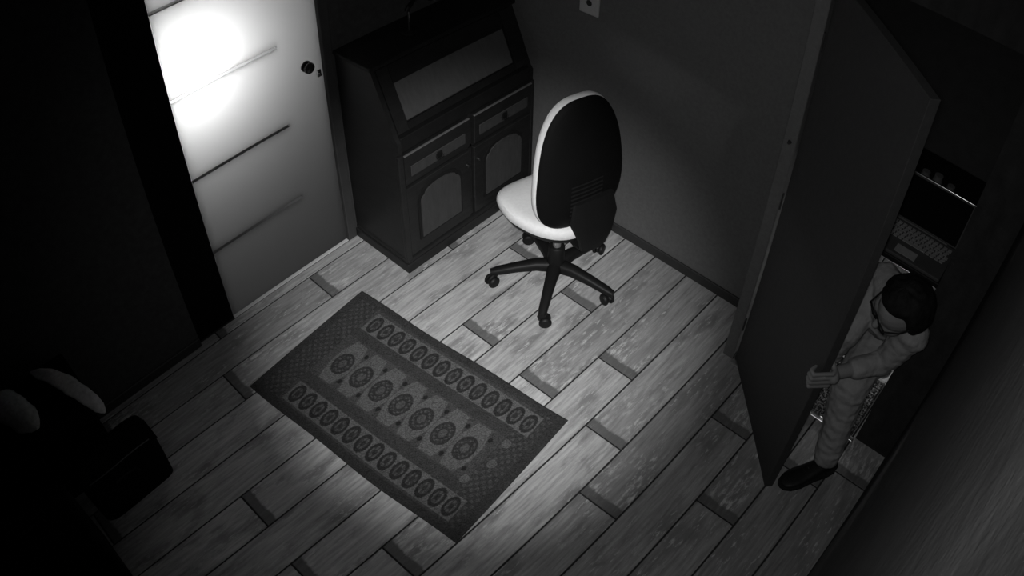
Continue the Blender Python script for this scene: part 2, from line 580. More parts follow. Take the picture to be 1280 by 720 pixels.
flap = obj('flap', slant(-0.022, -HW + 0.024, HW - 0.024, 0.842, 1.146, 0.018), 'wood_top', bu)
UI0, UI1, VI0, VI1 = -0.370, 0.356, 0.878, 1.062
for u0, u1, v0, v1 in ((-HW + 0.026, UI0, 0.846, 1.140), (UI1, HW - 0.026, 0.846, 1.140), (UI0, UI1, VI1, 1.140), (UI0, UI1, 0.846, VI0)):
    obj('flap_rail', slant(-0.004, u0 + 0.001, u1 - 0.001, v0, v1, 0.010), 'wood_top' if u1 - u0 > 0.2 else 'wood', flap)
obj('flap_panel', slant(-0.004, UI0 + 0.008, UI1 - 0.008, VI0 + 0.006, VI1 - 0.006, 0.004), 'flap_inset', flap)
obj('writing_rail', boxes(((-HW + 0.023, FY + 0.002, 0.752), (HW - 0.023, 0.19, 0.832)), bevel=0.003), 'wood_top', bu)
obj('carcass_rail', boxes(((-HW + 0.023, FY + 0.006, 0.545), (HW - 0.023, 0.19, 0.560)), ((-0.012, FY + 0.006, 0.10), (0.012, FY + 0.06, 0.75)), ((-HW + 0.023, FY + 0.02, 0.08), (HW - 0.023, 0.19, 0.098))), 'wood', bu)
obj('plinth', boxes(((-HW - 0.012, FY - 0.012, 0.0), (HW + 0.012, 0.212, 0.060)), bevel=0.004), 'wood', bu)
obj('base_moulding', boxes(((-HW - 0.006, FY - 0.008, 0.060), (HW + 0.006, 0.212, 0.082)), bevel=0.007, seg=2), 'wood', bu)
for s in (-1, 1):
    c = s * 0.228
    dr = obj('drawer', boxes(((c - 0.212, FY - 0.014, 0.566), (c + 0.212, FY + 0.02, 0.738)), bevel=0.003), 'wood', bu)
    obj('drawer_highlight', boxes(((c - 0.211, FY - 0.0165, 0.734), (c + 0.211, FY - 0.004, 0.741)), bevel=0.002), 'edge_highlight', dr)  # pale strip paints the highlight along the drawer's top edge
    obj('drawer_panel', boxes(((c - 0.178, FY - 0.018, 0.606), (c + 0.178, FY - 0.013, 0.668)), bevel=0.002), 'wood_inset', dr)
    bm = boxes(((c - 0.020, FY - 0.024, 0.616), (c + 0.020, FY - 0.016, 0.660)), bevel=0.004)
    add_tube(bm, [(c - 0.022, FY - 0.024, 0.640), (c - 0.018, FY - 0.034, 0.624), (c + 0.018, FY - 0.034, 0.624), (c + 0.022, FY - 0.024, 0.640)], 0.004, 8)
    obj('pull', bm, 'black_plastic', dr)
    # door with raised arched panel
    do = obj('cabinet_door', boxes(((c - 0.212, FY - 0.010, 0.106), (c + 0.212, FY + 0.012, 0.540)), bevel=0.003), 'wood', bu)

    def arch(w, z0, z1, zs, cut):
        pts = [(c - w, z0), (c + w, z0), (c + w, zs)]
        pts += [(c + w - cut * (1 - math.cos(a)), zs + (z1 - zs) * 0.55 * math.sin(a)) for a in (0.5, 1.0, 1.5)]
        for i in range(9):
            a = math.pi * i / 8
            pts.append((c + (w - cut) * math.cos(a), zs + (z1 - zs) * (0.60 + 0.40 * math.sin(a))))
        pts += [(c - w + cut * (1 - math.cos(a)), zs + (z1 - zs) * 0.55 * math.sin(a)) for a in (1.5, 1.0, 0.5)]
        pts.append((c - w, zs))
        return pts
    fr = bmesh.new()
    add_prism(fr, arch(0.150, 0.176, 0.508, 0.415, 0.03), FY - 0.0135, FY - 0.009, 'XZ')
    obj('panel_recess', fr, 'wood_top', do)
    pn = bmesh.new()
    add_prism(pn, arch(0.134, 0.192, 0.492, 0.405, 0.03), FY - 0.020, FY - 0.013, 'XZ')
    obj('door_panel', pn, 'wood_inset', do)
    bm = bmesh.new()
    add_lathe(bm, [(0.002, -0.022), (0.009, -0.020), (0.010, -0.014), (0.005, -0.008), (0.007, 0.0)], 14, 'Y', (c - s * 0.19, FY - 0.010, 0.46))
    obj('door_knob', bm, 'brass', do, smooth=True)
for s in (-1, 1):
    bm = bmesh.new()
    x = s * (HW - 0.004)
    add_box(bm, (x - 0.017, FY - 0.012, 0.085), (x + 0.017 - (0.012 if s > 0 else 0), FY + 0.01, 0.748), 0.005, 2)
    obj('corner_post', bm, 'wood', bu)

# desk lamp on the bureau
dl = thing('desk_lamp', 'small desk lamp with a chrome post standing on the dark bureau', 'lamp', (2.225, 2.680, 1.1725))
bm = bmesh.new()
add_lathe(bm, [(0.050, 0.0), (0.052, 0.006), (0.046, 0.012), (0.012, 0.016)], 24)
obj('base', bm, 'black_plastic', dl, smooth=True)
bm = bmesh.new()
add_tube(bm, [(0, 0, 0.012), (0, 0, 0.115)], 0.006, 10)
obj('post', bm, 'chrome', dl)
bm = bmesh.new()
add_tube(bm, [(-0.01, 0, 0.115), (0.0, 0, 0.13), (0.06, 0.02, 0.15), (0.16, 0.02, 0.135)], [0.010, 0.012, 0.010, 0.009], 10)
obj('arm', bm, 'black_plastic', dl)
bm = bmesh.new()
add_lathe(bm, [(0.012, 0.0), (0.026, -0.014), (0.042, -0.045), (0.040, -0.045), (0.022, -0.012)], 20, 'Z', (0.185, 0.02, 0.155))
obj('shade', bm, 'black_plastic', dl, smooth=True)
bm = bmesh.new()
add_lathe(bm, [(0.010, 0.0), (0.012, 0.010), (0.006, 0.014)], 14, 'Z', (0.185, 0.02, 0.155))
obj('cap', bm, 'chrome', dl)

# ------------------------------------------------------------------ swivel chair
CH = thing('swivel_chair', 'black-backed swivel chair with a pale seat on a five-star castor base', 'chair', (2.345, 1.819, 0), math.radians(75.34 - 90))
rot0 = math.radians(90 - 75.34)
# five legs and castors
for i, adeg in enumerate((137, 209, 281, 353, 65)):
    a = math.radians(adeg) + rot0
    dx, dy = math.cos(a), math.sin(a)
    sx, sy = -dy, dx
    bm = bmesh.new()
    rings = []
    for r, z, w, h in ((0.028, 0.120, 0.036, 0.032), (0.10, 0.126, 0.031, 0.028), (0.20, 0.112, 0.026, 0.023), (0.29, 0.094, 0.023, 0.020), (0.326, 0.086, 0.017, 0.015)):
        rings.append([(dx * r + sx * u, dy * r + sy * u, z + v) for u, v in sup(3.0, 12, w, h)])
    add_loft(bm, rings)
    obj('leg', bm, 'black_plastic', CH, smooth=True)
    ca = bmesh.new()
    cx_, cy_ = dx * 0.306, dy * 0.306
    ta = a + (0.6, 1.9, 2.6, 0.4, 1.2)[i]
    tx, ty = math.cos(ta), math.sin(ta)
    px, py = -ty, tx
    ox, oy = cx_ + tx * 0.014, cy_ + ty * 0.014
    # hood between the wheels
    rings = []
    for z, w, d in ((0.020, 0.010, 0.022), (0.044, 0.012, 0.030), (0.064, 0.014, 0.026), (0.074, 0.012, 0.014), (0.088, 0.008, 0.008)):
        sh = 0.0 if z < 0.06 else 1.0
        bx_, by_ = ox + (cx_ - ox) * sh, oy + (cy_ - oy) * sh
        rings.append([(bx_ + px * u + tx * v, by_ + py * u + ty * v, z) for u, v in sup(2.4, 12, w, d)])
    add_loft(ca, rings)
    cst = obj('castor', ca, 'black_plastic', CH, smooth=True)
    for s in (-1, 1):
        wb = bmesh.new()
        rr = []
        for off, r in ((0.010, 0.022), (0.011, 0.0305), (0.016, 0.032), (0.023, 0.031), (0.029, 0.025), (0.030, 0.006)):
            rr.append([(ox + px * s * off + tx * r * math.cos(t), oy + py * s * off + ty * r * math.cos(t), 0.0325 + r * math.sin(t))
                       for t in [2 * math.pi * q / 18 for q in range(18)]])
        add_loft(wb, rr)
        obj('wheel', wb, 'black_plastic', cst, smooth=True)
bm = bmesh.new()
add_lathe(bm, [(0.034, 0.082), (0.046, 0.090), (0.050, 0.120), (0.046, 0.150), (0.042, 0.200), (0.040, 0.245), (0.036, 0.250)], 24)
obj('hub', bm, 'black_plastic', CH, smooth=True)
bm = bmesh.new()
add_lathe(bm, [(0.020, 0.249), (0.020, 0.300), (0.0235, 0.301), (0.0235, 0.318), (0.016, 0.320), (0.016, 0.410)], 20)
obj('gas_column', bm, 'grey_metal', CH, smooth=True)
bm = bmesh.new()
add_box(bm, (-0.075, -0.13, 0.400), (0.075, 0.10, 0.440), 0.012, 2)
add_tube(bm, [(0.05, 0.03, 0.42), (0.17, 0.03, 0.415), (0.20, 0.03, 0.405)], [0.006, 0.006, 0.011], 8)
obj('tilt_mechanism', bm, 'black_plastic', CH)
NS = 56
SD = 0.026


def seat_outline(w, d, n=2.9):
    out = []
    for u, v in sup(n, NS, w, d):
        f = 1.0 - 0.24 * max(0.0, -v / d)
        out.append((u * f, v + SD))
    return out


bm = bmesh.new()
rings = []
for sc, z in ((0.62, 0.440), (0.90, 0.452), (0.975, 0.480), (0.985, 0.492)):
    rings.append([(x, y, z - 0.018 * max(0, (y - 0.12) / 0.13) ** 2 + 0.012 * (x / 0.24) ** 2) for x, y in seat_outline(0.257 * sc, 0.238 * sc)])
add_loft(bm, rings)
obj('seat_pan', bm, 'black_plastic', CH, smooth=True)
bm = bmesh.new()
rings = []
for sc, z in ((0.90, 0.490), (0.985, 0.492), (1.0, 0.506), (1.0, 0.522), (0.975, 0.538), (0.92, 0.546), (0.78, 0.548), (0.50, 0.544), (0.2, 0.541)):
    rings.append([(x, y, z - 0.030 * max(0, (y - 0.10) / 0.15) ** 2 + 0.012 * (x / 0.24) ** 2) for x, y in seat_outline(0.261 * sc, 0.242 * sc)])
add_loft(bm, rings)
obj('seat', bm, 'pale_fabric', CH, smooth=True)
# backrest: shell + cushion, curved round the sitter's back
BD, BZ, BW, BH, BT = 0.164, 0.866, 0.223, 0.324, 0.176


def back_ring(scale, off, depth_curve=0.035, dz=0.0):
    out = []
    for c, s in sup(2.7, 64, 1.0, 1.0):
        w = BW * (1 - BT * s) * scale - (1 - scale) * 0.0
        x = c * w - 0.015
        z = BZ + s * BH * scale + dz
        y = -BD + 0.026 * s * scale + off + depth_curve * (c * scale) ** 2 * 0.6 - 0.02 * math.cos(s * scale * 1.6)
        out.append((x, y, z))
    return out


bm = bmesh.new()
add_loft(bm, [back_ring(0.15, -0.020), back_ring(0.45, -0.018), back_ring(0.75, -0.012), back_ring(0.93, -0.002), back_ring(0.99, 0.008), back_ring(1.0, 0.016), back_ring(0.985, 0.018), back_ring(0.5, 0.014)])
sh = obj('back_shell', bm, 'black_shell', CH, smooth=True)
for k in range(9):
    z = 0.62 + k * 0.022
    bm = bmesh.new()
    w = 0.085
    pts = [(-0.015 + w * u, -BD - 0.0405 + 0.021 * (u * 0.4) ** 2 + 0.026 * (z - BZ) / BH + (0.02 * (1 - math.cos((z - BZ) / BH * 1.6))), z) for u in (-1, -0.5, 0, 0.5, 1)]
    add_tube(bm, pts, 0.0035, 6)
    obj('shell_rib', bm, 'black_plastic', sh)
bm = bmesh.new()
add_loft(bm, [back_ring(0.98, 0.018), back_ring(1.005, 0.024), back_ring(1.012, 0.038), back_ring(1.0, 0.052), back_ring(0.95, 0.064), back_ring(0.8, 0.070), back_ring(0.4, 0.066), back_ring(0.1, 0.064)])
obj('back_cushion', bm, 'pale_fabric', CH, smooth=True)
bm = bmesh.new()
rings = []
for y, z, w, t in ((-0.05, 0.410, 0.050, 0.012), (-0.17, 0.405, 0.060, 0.014), (-0.235, 0.430, 0.070, 0.018), (-0.245, 0.50, 0.092, 0.018), (-0.225, 0.60, 0.130, 0.020), (-0.212, 0.70, 0.110, 0.014)):
    ny, nz = (0, 1) if y > -0.2 else (1, 0)
    rings.append([(u + 0.022, y + v * ny, z + v * nz) for u, v in sup(3.5, 14, w, t)])
add_loft(bm, rings)
obj('back_bracket', bm, 'black_plastic', CH, smooth=True)

# ------------------------------------------------------------------ patterned rug
def build_rug():
    LX, LS = 1.274, 0.786
    nl, ns = 430, 268
    l = np.linspace(-LX / 2, LX / 2, nl)
    s = np.linspace(-LS / 2, LS / 2, ns)
    Lg, Sg = np.meshgrid(l, s, indexing='ij')
    rng = np.random.default_rng(3)
    v = np.full(Lg.shape, 0.085)
    nz = rng.normal(0, 1, Lg.shape)
    # outer border
    ob = (np.abs(Lg) > LX / 2 - 0.050) | (np.abs(Sg) > LS / 2 - 0.045)
    v[ob] = 0.060
    # end bands, busy with small motifs
    eb = (np.abs(Lg) > 0.475) & ~ob
    v[eb] = 0.062 + 0.035 * (np.sin(Lg[eb] * 170) * np.sin(Sg[eb] * 150) > 0.25)
    # side oval borders
    for sc in (-0.272, 0.266):
        band = (np.abs(Sg - sc) < 0.064) & (Lg > -0.46) & (Lg < 0.55)
        v[band] = 0.165
        for k in range(14):
            lc = -0.418 + k * 0.0715
            d = ((Lg - lc) / 0.0315) ** 2 + ((Sg - sc) / 0.056) ** 2
            v[d < 1] = 0.042
            v[(d < 0.40) & (d > 0.10)] = 0.075 + 0.05 * (np.sin(Lg[(d < 0.40) & (d > 0.10)] * 420) > 0)
            v[d < 0.10] = 0.05
    # field stripes between
    for sc in (-0.175, 0.175):
        st = np.abs(Sg - sc) < 0.03
        st &= np.abs(Lg) < 0.475
        v[st] = 0.066
    # central medallions: pale lozenge with a dark oval heart
    for k in range(7):
        lc = -0.374 + k * 0.1245
        cell = (np.abs(Lg - lc) / 0.072 + np.abs(Sg) / 0.270 < 1.0) & (np.abs(Sg) < 0.135) & (np.abs(Lg - lc) < 0.0605)
        v[cell] = 0.150
        d = ((Lg - lc) / 0.047) ** 2 + ((Sg + 0.008) / 0.070) ** 2
        v[d < 1.0] = 0.048
        m = (d < 0.62) & (d > 0.30)
        v[m] = 0.052 + 0.06 * (np.sin(Lg[m] * 260 + k) * np.sin(Sg[m] * 230) > 0.1)
        v[(d <= 0.14)] = 0.105
        for sg in (-1, 1):
            q = ((Lg - lc - 0.062) / 0.010) ** 2 + ((Sg - sg * 0.092) / 0.014) ** 2
            v[q < 1] = 0.03
    for lc, sc in ((0.50, 0.12), (0.47, -0.13), (0.515, 0.0)):
        q = ((Lg - lc) / 0.02) ** 2 + ((Sg - sc) / 0.024) ** 2
        v[q < 1] = 0.14
    # woven mottling
    big = np.zeros(Lg.shape)
    for f in (14, 31, 63):
        big += np.sin(Lg * f * 2 + rng.uniform(0, 6)) * np.sin(Sg * f * 2.3 + rng.uniform(0, 6)) / 3
    v = v * (1 + 0.14 * big + 0.26 * nz)
    v = np.clip(v * 0.53, 0.009, 0.2)
    zt = 0.010 + 0.0012 * np.clip(nz, -1, 1)
    edge = np.minimum(np.minimum(LX / 2 - np.abs(Lg), LS / 2 - np.abs(Sg)) / 0.012, 1)
    zt = zt * (0.35 + 0.65 * np.sqrt(np.clip(edge, 0, 1)))
    # slightly wavy selvedge
    Sg2 = Sg + 0.004 * np.sin(Lg * 9) * np.sign(Sg) * (np.abs(Sg) / (LS / 2)) ** 6
    verts = np.stack([Lg, Sg2, zt], -1).reshape(-1, 3)
    idx = np.arange(nl * ns).reshape(nl, ns)
    f = np.stack([idx[:-1, :-1], idx[1:, :-1], idx[1:, 1:], idx[:-1, 1:]], -1).reshape(-1, 4)
    # skirt down to the floor
    rim = np.concatenate([idx[:, 0], idx[-1, 1:], idx[-2::-1, -1], idx[0, -2:0:-1]])
    low = verts[rim].copy()
    low[:, 2] = 0.0006
    base = len(verts)
    verts = np.vstack([verts, low])
    n = len(rim)
    sk = np.array([[rim[(i + 1) % n], rim[i], base + i, base + (i + 1) % n] for i in range(n)])
    faces = np.vstack([f, sk])
    me = bpy.data.meshes.new('patterned_rug')
    me.from_pydata(verts.tolist(), [], faces.tolist())
    vv = np.concatenate([v.reshape(-1), np.full(n, 0.04)])
    at = me.color_attributes.new('weave', 'FLOAT_COLOR', 'POINT')
    colr = np.stack([vv, vv, vv, np.ones_like(vv)], -1).astype(np.float32)
    at.data.foreach_set('color', colr.reshape(-1))
    t = NT('woven_rug')
    a = t.n('ShaderNodeVertexColor')
    a.layer_name = 'weave'
    t.t.links.new(a.outputs[0], t.b.inputs['Base Color'])
    t.bump(t.noise(t.coord('Object', (1, 3, 1)), 320.0), 0.4, 0.002)
    me.materials.append(t.done(0.95, 0.1))
    o = bpy.data.objects.new('patterned_rug', me)
    COL.objects.link(o)
    o.location = (1.287, 1.810, 0.0)
    # local x runs along the long side (towards the doorway), local y towards the camera
    o.rotation_euler = (0, 0, math.radians(-84.71))
    return o


rug = build_rug()
tag(rug, 'oriental rug with seven medallions and oval borders on the plank floor', 'rug')

# ------------------------------------------------------------------ the room beyond
desk = thing('desk', 'dark desk in the far room carrying the laptop', 'desk', (3.42, 0.55, 0))
obj('desk_top', boxes(((-0.49, -0.43, 0.715), (0.50, 0.33, 0.745)), bevel=0.004), 'desk', desk)
for x, y in ((0.02, -0.38), (0.02, 0.28), (0.45, -0.38), (0.45, 0.28)):
    obj('leg', boxes(((x - 0.025, y - 0.025, 0.0), (x + 0.025, y + 0.025, 0.715)), bevel=0.003), 'desk', desk)
lp = thing('laptop', 'open laptop with a black screen on the desk in the far room', 'laptop', (3.20, 0.33, 0.7455))
obj('base', boxes(((-0.265, -0.20, 0.0), (0.0, 0.20, 0.018)), bevel=0.004, seg=2), 'laptop', lp)
bm = bmesh.new()
for r in range(6):
    x = -0.035 - r * 0.0215
    n = 15
    for c in range(n):
        if r == 5 and 4 <= c <= 8:
            continue
        y = -0.175 + c * 0.025 + (0.006 * (r % 3))
        if y > 0.172:
            continue
        add_box(bm, (x - 0.0085, y - 0.0095, 0.0175), (x + 0.0085, y + 0.0095, 0.0215))
    if r == 5:
        add_box(bm, (x - 0.0085, -0.075, 0.0175), (x + 0.0085, 0.045, 0.0215))
k = obj('keys', bm, 'keys', lp)
k['kind'] = 'stuff'
obj('touchpad', boxes(((-0.245, -0.055, 0.0165), (-0.185, 0.055, 0.0187)), bevel=0.0008), 'keys', lp)
scr = obj('screen_lid', boxes(((0.0, -0.20, 0.0), (0.010, 0.20, 0.245)), bevel=0.003), 'laptop', lp, loc=(0.002, 0, 0.016), rot=(0, math.radians(9), 0))
obj('display', boxes(((-0.002, -0.188, 0.012), (0.0005, 0.188, 0.236))), 'screen', scr)
obj('lid_edge', boxes(((-0.001, -0.197, 0.241), (0.010, 0.197, 0.2500)), bevel=0.004, seg=4), 'strip', scr, smooth=True)
obj('lid_hinge', boxes(((-0.006, -0.15, 0.012), (0.008, 0.15, 0.022)), bevel=0.004), 'laptop', lp)
for i, (x, y, r, h, lab) in enumerate(((3.60, 0.462, 0.026, 0.07, 'grey jar on the far desk, leftmost of three behind the laptop screen'),
                                       (3.60, 0.392, 0.028, 0.085, 'grey jar on the far desk, middle one of three behind the laptop screen'),
                                       (3.60, 0.312, 0.025, 0.065, 'grey jar on the far desk, rightmost of three behind the laptop screen'))):
    j = thing('jar', lab, 'jar', (x, y, 0.7455), 0, 'jars behind the laptop')
    bm = bmesh.new()
    add_lathe(bm, [(r * 0.9, 0), (r, 0.006), (r, h * 0.7), (r * 0.8, h * 0.85), (r * 0.8, h * 0.9)], 18)
    obj('body', bm, 'jar', j, smooth=True)
    bm = bmesh.new()
    add_lathe(bm, [(r * 0.86, h * 0.88), (r * 0.88, h), (r * 0.80, h * 1.02)], 18)
    obj('lid', bm, 'jar', j)

# speckled shaggy rug just inside the doorway
sr = thing('shag_rug', 'speckled shaggy rug on the floor just beyond the threshold strip', 'rug', (2.745, 0.49, 0))
rng = random.Random(5)
verts, faces = [], []
nx, ny = 44, 76
for i in range(nx + 1):
    for j in range(ny + 1):
        e = min(i, j, nx - i, ny - j)
        verts.append(((i / nx - 0.5) * 0.39, (j / ny - 0.5) * 0.72, (0.012 + rng.random() * 0.012) if e > 0 else 0.001))
for i in range(nx):
    for j in range(ny):
        a = i * (ny + 1) + j
        faces.append((a, a + ny + 1, a + ny + 2, a + 1))
me = bpy.data.meshes.new('pile')
me.from_pydata(verts, [], faces)
me.materials.append(M['shag'])
o = bpy.data.objects.new('pile', me)
COL.objects.link(o)
o.parent = sr
o['kind'] = 'stuff'
obj('binding', boxes(((0.196, -0.36, 0.0005), (0.216, 0.36, 0.014)), bevel=0.003), 'binding', sr)
bm = bmesh.new()
rings = []
for sc, z in ((1.0, 0.0005), (1.0, 0.010), (0.985, 0.015), (0.9, 0.016)):
    rings.append([(x * (1 - (1 - sc) * 0.3) if True else x, y, z) for x, y in sup(8, 40, 0.20 * sc, 0.33 * sc)])
add_loft(bm, rings)
tag(obj('white_mat', bm, 'white_mat', loc=(3.185, 0.475, 0)), 'small white mat on the far floor, seen under the person\'s arm', 'mat')

# ------------------------------------------------------------------ person
def tapered(bm, a, b, ra, rb, n=14, k=4):
    a, b = Vector(a), Vector(b)
    d = (b - a).normalized()
    up = Vector((0, 0, 1)) if abs(d.z) < 0.9 else Vector((1, 0, 0))
    s = d.cross(up).normalized()
    u = s.cross(d)
    rings = []
    prof = []
    for i in range(k, -1, -1):
        t = math.pi / 2 * i / k
        prof.append((-ra * math.sin(t), max(ra * math.cos(t), 0.0008), 0))
    for i in range(0, k + 1):
        t = math.pi / 2 * i / k
        prof.append((rb * math.sin(t), max(rb * math.cos(t), 0.0008), 1))
    for off, r, e in prof:
        c = (a if e == 0 else b) + d * off
        rings.append([c + (s * math.cos(2 * math.pi * q / n) + u * math.sin(2 * math.pi * q / n)) * r for q in range(n)])
    add_loft(bm, rings)


def ellipsoid(bm, c, axes, rad, n=20, m=12):
    c = Vector(c)
    ax = [Vector(x) for x in axes]
    rings = []
    for i in range(m + 1):
        t = math.pi * (i + 0.02 * (i == 0) - 0.02 * (i == m)) / m
        z, r = math.cos(t), max(math.sin(t), 0.01)
        rings.append([c + ax[0] * rad[0] * r * math.cos(2 * math.pi * q / n) + ax[1] * rad[1] * r * math.sin(2 * math.pi * q / n) + ax[2] * rad[2] * z for q in range(n)])
    add_loft(bm, rings)


def frame_of(f, up):
    f = Vector(f).normalized()
    s = f.cross(Vector(up)).normalized()      # right
    u = s.cross(f).normalized()
    return f, s, u


PL = Vector((2.02, 0.14, 0.0))    # base of the person group
person = thing('person', 'person in grey clothes stooping in the doorway, holding the edge of the open door', 'person', PL)

bodybm = bmesh.new()
seg = []   # (a, b, ra, rb, material)


def S(a, b, ra, rb, m):
    seg.append((Vector(a), Vector(b), ra, rb, m))
    tapered(bodybm, a, b, ra, rb)


hipL, hipR = (2.74, 0.235, 0.60), (2.78, 0.38, 0.60)
kneeL, ankL = (2.365, 0.236, 0.50), (2.285, 0.168, 0.115)
kneeR, ankR = (2.56, 0.455, 0.42), (2.86, 0.47, 0.15)
chest, neck = (2.44, 0.215, 0.92), (2.315, 0.190, 1.055)
shL, shR = (2.285, 0.100, 0.99), (2.455, 0.305, 1.00)
elL, wrL = (2.275, 0.150, 0.800), (2.085, 0.285, 0.800)
elR, wrR = (2.27, 0.330, 0.83), (2.27, 0.37, 0.60)
headc = Vector((2.150, 0.163, 1.185))
# trunk
S((2.76, 0.305, 0.62), (2.60, 0.262, 0.78), 0.145, 0.135, 1)
S((2.60, 0.262, 0.78), chest, 0.130, 0.138, 0)
S(chest, (2.345, 0.198, 1.0), 0.135, 0.095, 0)
S(shL, (2.37, 0.20, 0.985), 0.068, 0.10, 0)
S(shR, (2.37, 0.20, 0.985), 0.070, 0.10, 0)
S(neck, headc + Vector((0.04, 0.0, -0.04)), 0.058, 0.052, 2)
S((2.33, 0.192, 1.03), (2.30, 0.188, 1.07), 0.074, 0.066, 0)
# left arm, reaching to the door edge
S(shL, elL, 0.064, 0.050, 0)
cuff = Vector(elL).lerp(Vector(wrL), 0.55)
S(elL, cuff, 0.050, 0.041, 0)
S(cuff, wrL, 0.030, 0.026, 2)
# right arm, hanging behind the door
S(shR, elR, 0.066, 0.052, 0)
S(elR, wrR, 0.050, 0.036, 0)
# legs
S(hipL, kneeL, 0.098, 0.086, 1)
S(kneeL, Vector(kneeL).lerp(Vector(ankL), 0.35), 0.085, 0.074, 1)
S(Vector(kneeL).lerp(Vector(ankL), 0.35), ankL, 0.074, 0.060, 1)
S(hipR, kneeR, 0.098, 0.072, 1)
S(kneeR, Vector(kneeR).lerp(Vector(ankR), 0.35), 0.070, 0.064, 1)
S(Vector(kneeR).lerp(Vector(ankR), 0.35), ankR, 0.064, 0.052, 1)
S(ankL, Vector(ankL) + Vector((0, 0, -0.03)), 0.040, 0.040, 2)
S(ankR, Vector(ankR) + Vector((0, 0, -0.03)), 0.040, 0.040, 2)
# left hand gripping the door edge: palm, four fingers curled over the near face, thumb on the far side
dd = Vector((fx_ - hx, fy_ - hy, 0)).normalized()           # along the leaf, towards its free edge
nn = Vector((dd.y, -dd.x, 0))                               # towards the face seen from the room
E2 = Vector((hx, hy, 0)) + dd * L2
palm_a = Vector(wrL)
near = -nn if False else nn
# leaf thickness runs along local +y = rotate dd by +90deg
th_dir = Vector((-dd.y, dd.x, 0))
faceA = E2                                                  # local y = 0 face
faceB = E2 + th_dir * 0.038                                 # local y = 0.038 face
room_face = faceA if (faceA - Vector((0, 0, 0))).length < (faceB - Vector((0, 0, 0))).length else faceB
CAMD = Vector((-0.694, 0.72, 0))                            # direction of the room-side face
rf = faceA if faceA.dot(CAMD) > faceB.dot(CAMD) else faceB
bf = faceB if rf is faceA else faceA
zh = 0.800
palm = bf - CAMD * 0.020 + dd * 0.010 + Vector((0, 0, zh))
S(wrL, palm, 0.027, 0.024, 2)
for i in range(4):
    z = zh + 0.033 - 0.0225 * i
    ln = (0.9, 1.0, 0.95, 0.78)[i]
    p0 = bf - CAMD * 0.016 + dd * 0.004 + Vector((0, 0, z))
    p1 = bf - CAMD * 0.006 + dd * 0.016 + Vector((0, 0, z))
    p2 = rf + CAMD * (0.030 + 0.006 * ln) + dd * 0.014 + Vector((0, 0, z - 0.001))
    p3 = rf + CAMD * (0.040 * ln) - dd * 0.012 * ln + Vector((0, 0, z - 0.003))
    p4 = rf + CAMD * 0.013 - dd * 0.030 * ln + Vector((0, 0, z - 0.004))
    S(palm.lerp(p0, 0.3), p0, 0.012, 0.0096, 2)
    S(p0, p1, 0.0096, 0.0092, 2)
    S(p1, p2, 0.0092, 0.0088, 2)
    S(p2, p3, 0.0088, 0.0082, 2)
    S(p3, p4, 0.0082, 0.0070, 2)
t0 = palm + Vector((0, 0, 0.018)) - CAMD * 0.004
t1 = bf - CAMD * 0.016 - dd * 0.022 + Vector((0, 0, zh + 0.040))
t2 = bf - CAMD * 0.012 - dd * 0.050 + Vector((0, 0, zh + 0.050))
S(palm, t0, 0.016, 0.013, 2)
S(t0, t1, 0.013, 0.011, 2)
S(t1, t2, 0.011, 0.0085, 2)
# right hand, relaxed
hd = Vector((0.01, 0.02, -0.09))
pr0 = Vector(wrR)
pr1 = pr0 + hd
S(pr0, pr1, 0.028, 0.026, 2)
for i in range(4):
    o_ = Vector((0.026 - 0.0175 * i, 0.0, 0.0))
    ln = (0.9, 1.0, 0.95, 0.8)[i]
    q0, q1 = pr1 + o_, pr1 + o_ + Vector((0, 0.004, -0.045 * ln))
    q2 = q1 + Vector((0, -0.018, -0.030 * ln))
    S(q0, q1, 0.0095, 0.0088, 2)
    S(q1, q2, 0.0088, 0.0075, 2)
S(pr0 + hd * 0.4, pr0 + hd * 0.8 + Vector((-0.034, -0.01, 0)), 0.012, 0.010, 2)
S(pr0 + hd * 0.8 + Vector((-0.034, -0.01, 0)), pr0 + hd * 1.25 + Vector((-0.038, -0.02, 0)), 0.010, 0.0078, 2)
# head: skull, jaw, nose, ears
HF, HS, HU = frame_of((-0.62, 0.60, -0.42), (-0.25, 0.1, 1))
ellipsoid(bodybm, headc + HF * 0.000 + HU * 0.015, (HF, HS, HU), (0.094, 0.075, 0.098))
seg.append((headc - HF * 0.03, headc + HF * 0.03, 0.085, 0.085, 2))
ellipsoid(bodybm, headc + HF * 0.040 - HU * 0.055, (HF, HS, HU), (0.052, 0.050, 0.055))
seg.append((headc + HF * 0.04 - HU * 0.055, headc + HF * 0.045 - HU * 0.06, 0.05, 0.05, 2))
S(headc + HF * 0.088 + HU * 0.004, headc + HF * 0.108 - HU * 0.026, 0.009, 0.015, 2)
S(headc + HF * 0.084 - HU * 0.062 - HS * 0.02, headc + HF * 0.084 - HU * 0.062 + HS * 0.02, 0.008, 0.008, 2)
for s in (-1, 1):
    ellipsoid(bodybm, headc + HS * s * 0.078 - HF * 0.005 - HU * 0.006, (HF, HS, HU), (0.018, 0.009, 0.032), 12, 8)
tmp_me = bpy.data.meshes.new('body_parts')
bmesh.ops.recalc_face_normals(bodybm, faces=bodybm.faces[:])
bodybm.to_mesh(tmp_me)
bodybm.free()
tmp = bpy.data.objects.new('body_parts', tmp_me)
COL.objects.link(tmp)
rm = tmp.modifiers.new('skin', 'REMESH')
rm.mode = 'VOXEL'
rm.voxel_size = 0.0043
sm = tmp.modifiers.new('soft', 'SMOOTH')
sm.factor = 0.5
sm.iterations = 4
bpy.context.view_layer.update()
dg = bpy.context.evaluated_depsgraph_get()
body_me = bpy.data.meshes.new_from_object(tmp.evaluated_get(dg))
bpy.data.objects.remove(tmp)
body_me.name = 'body'
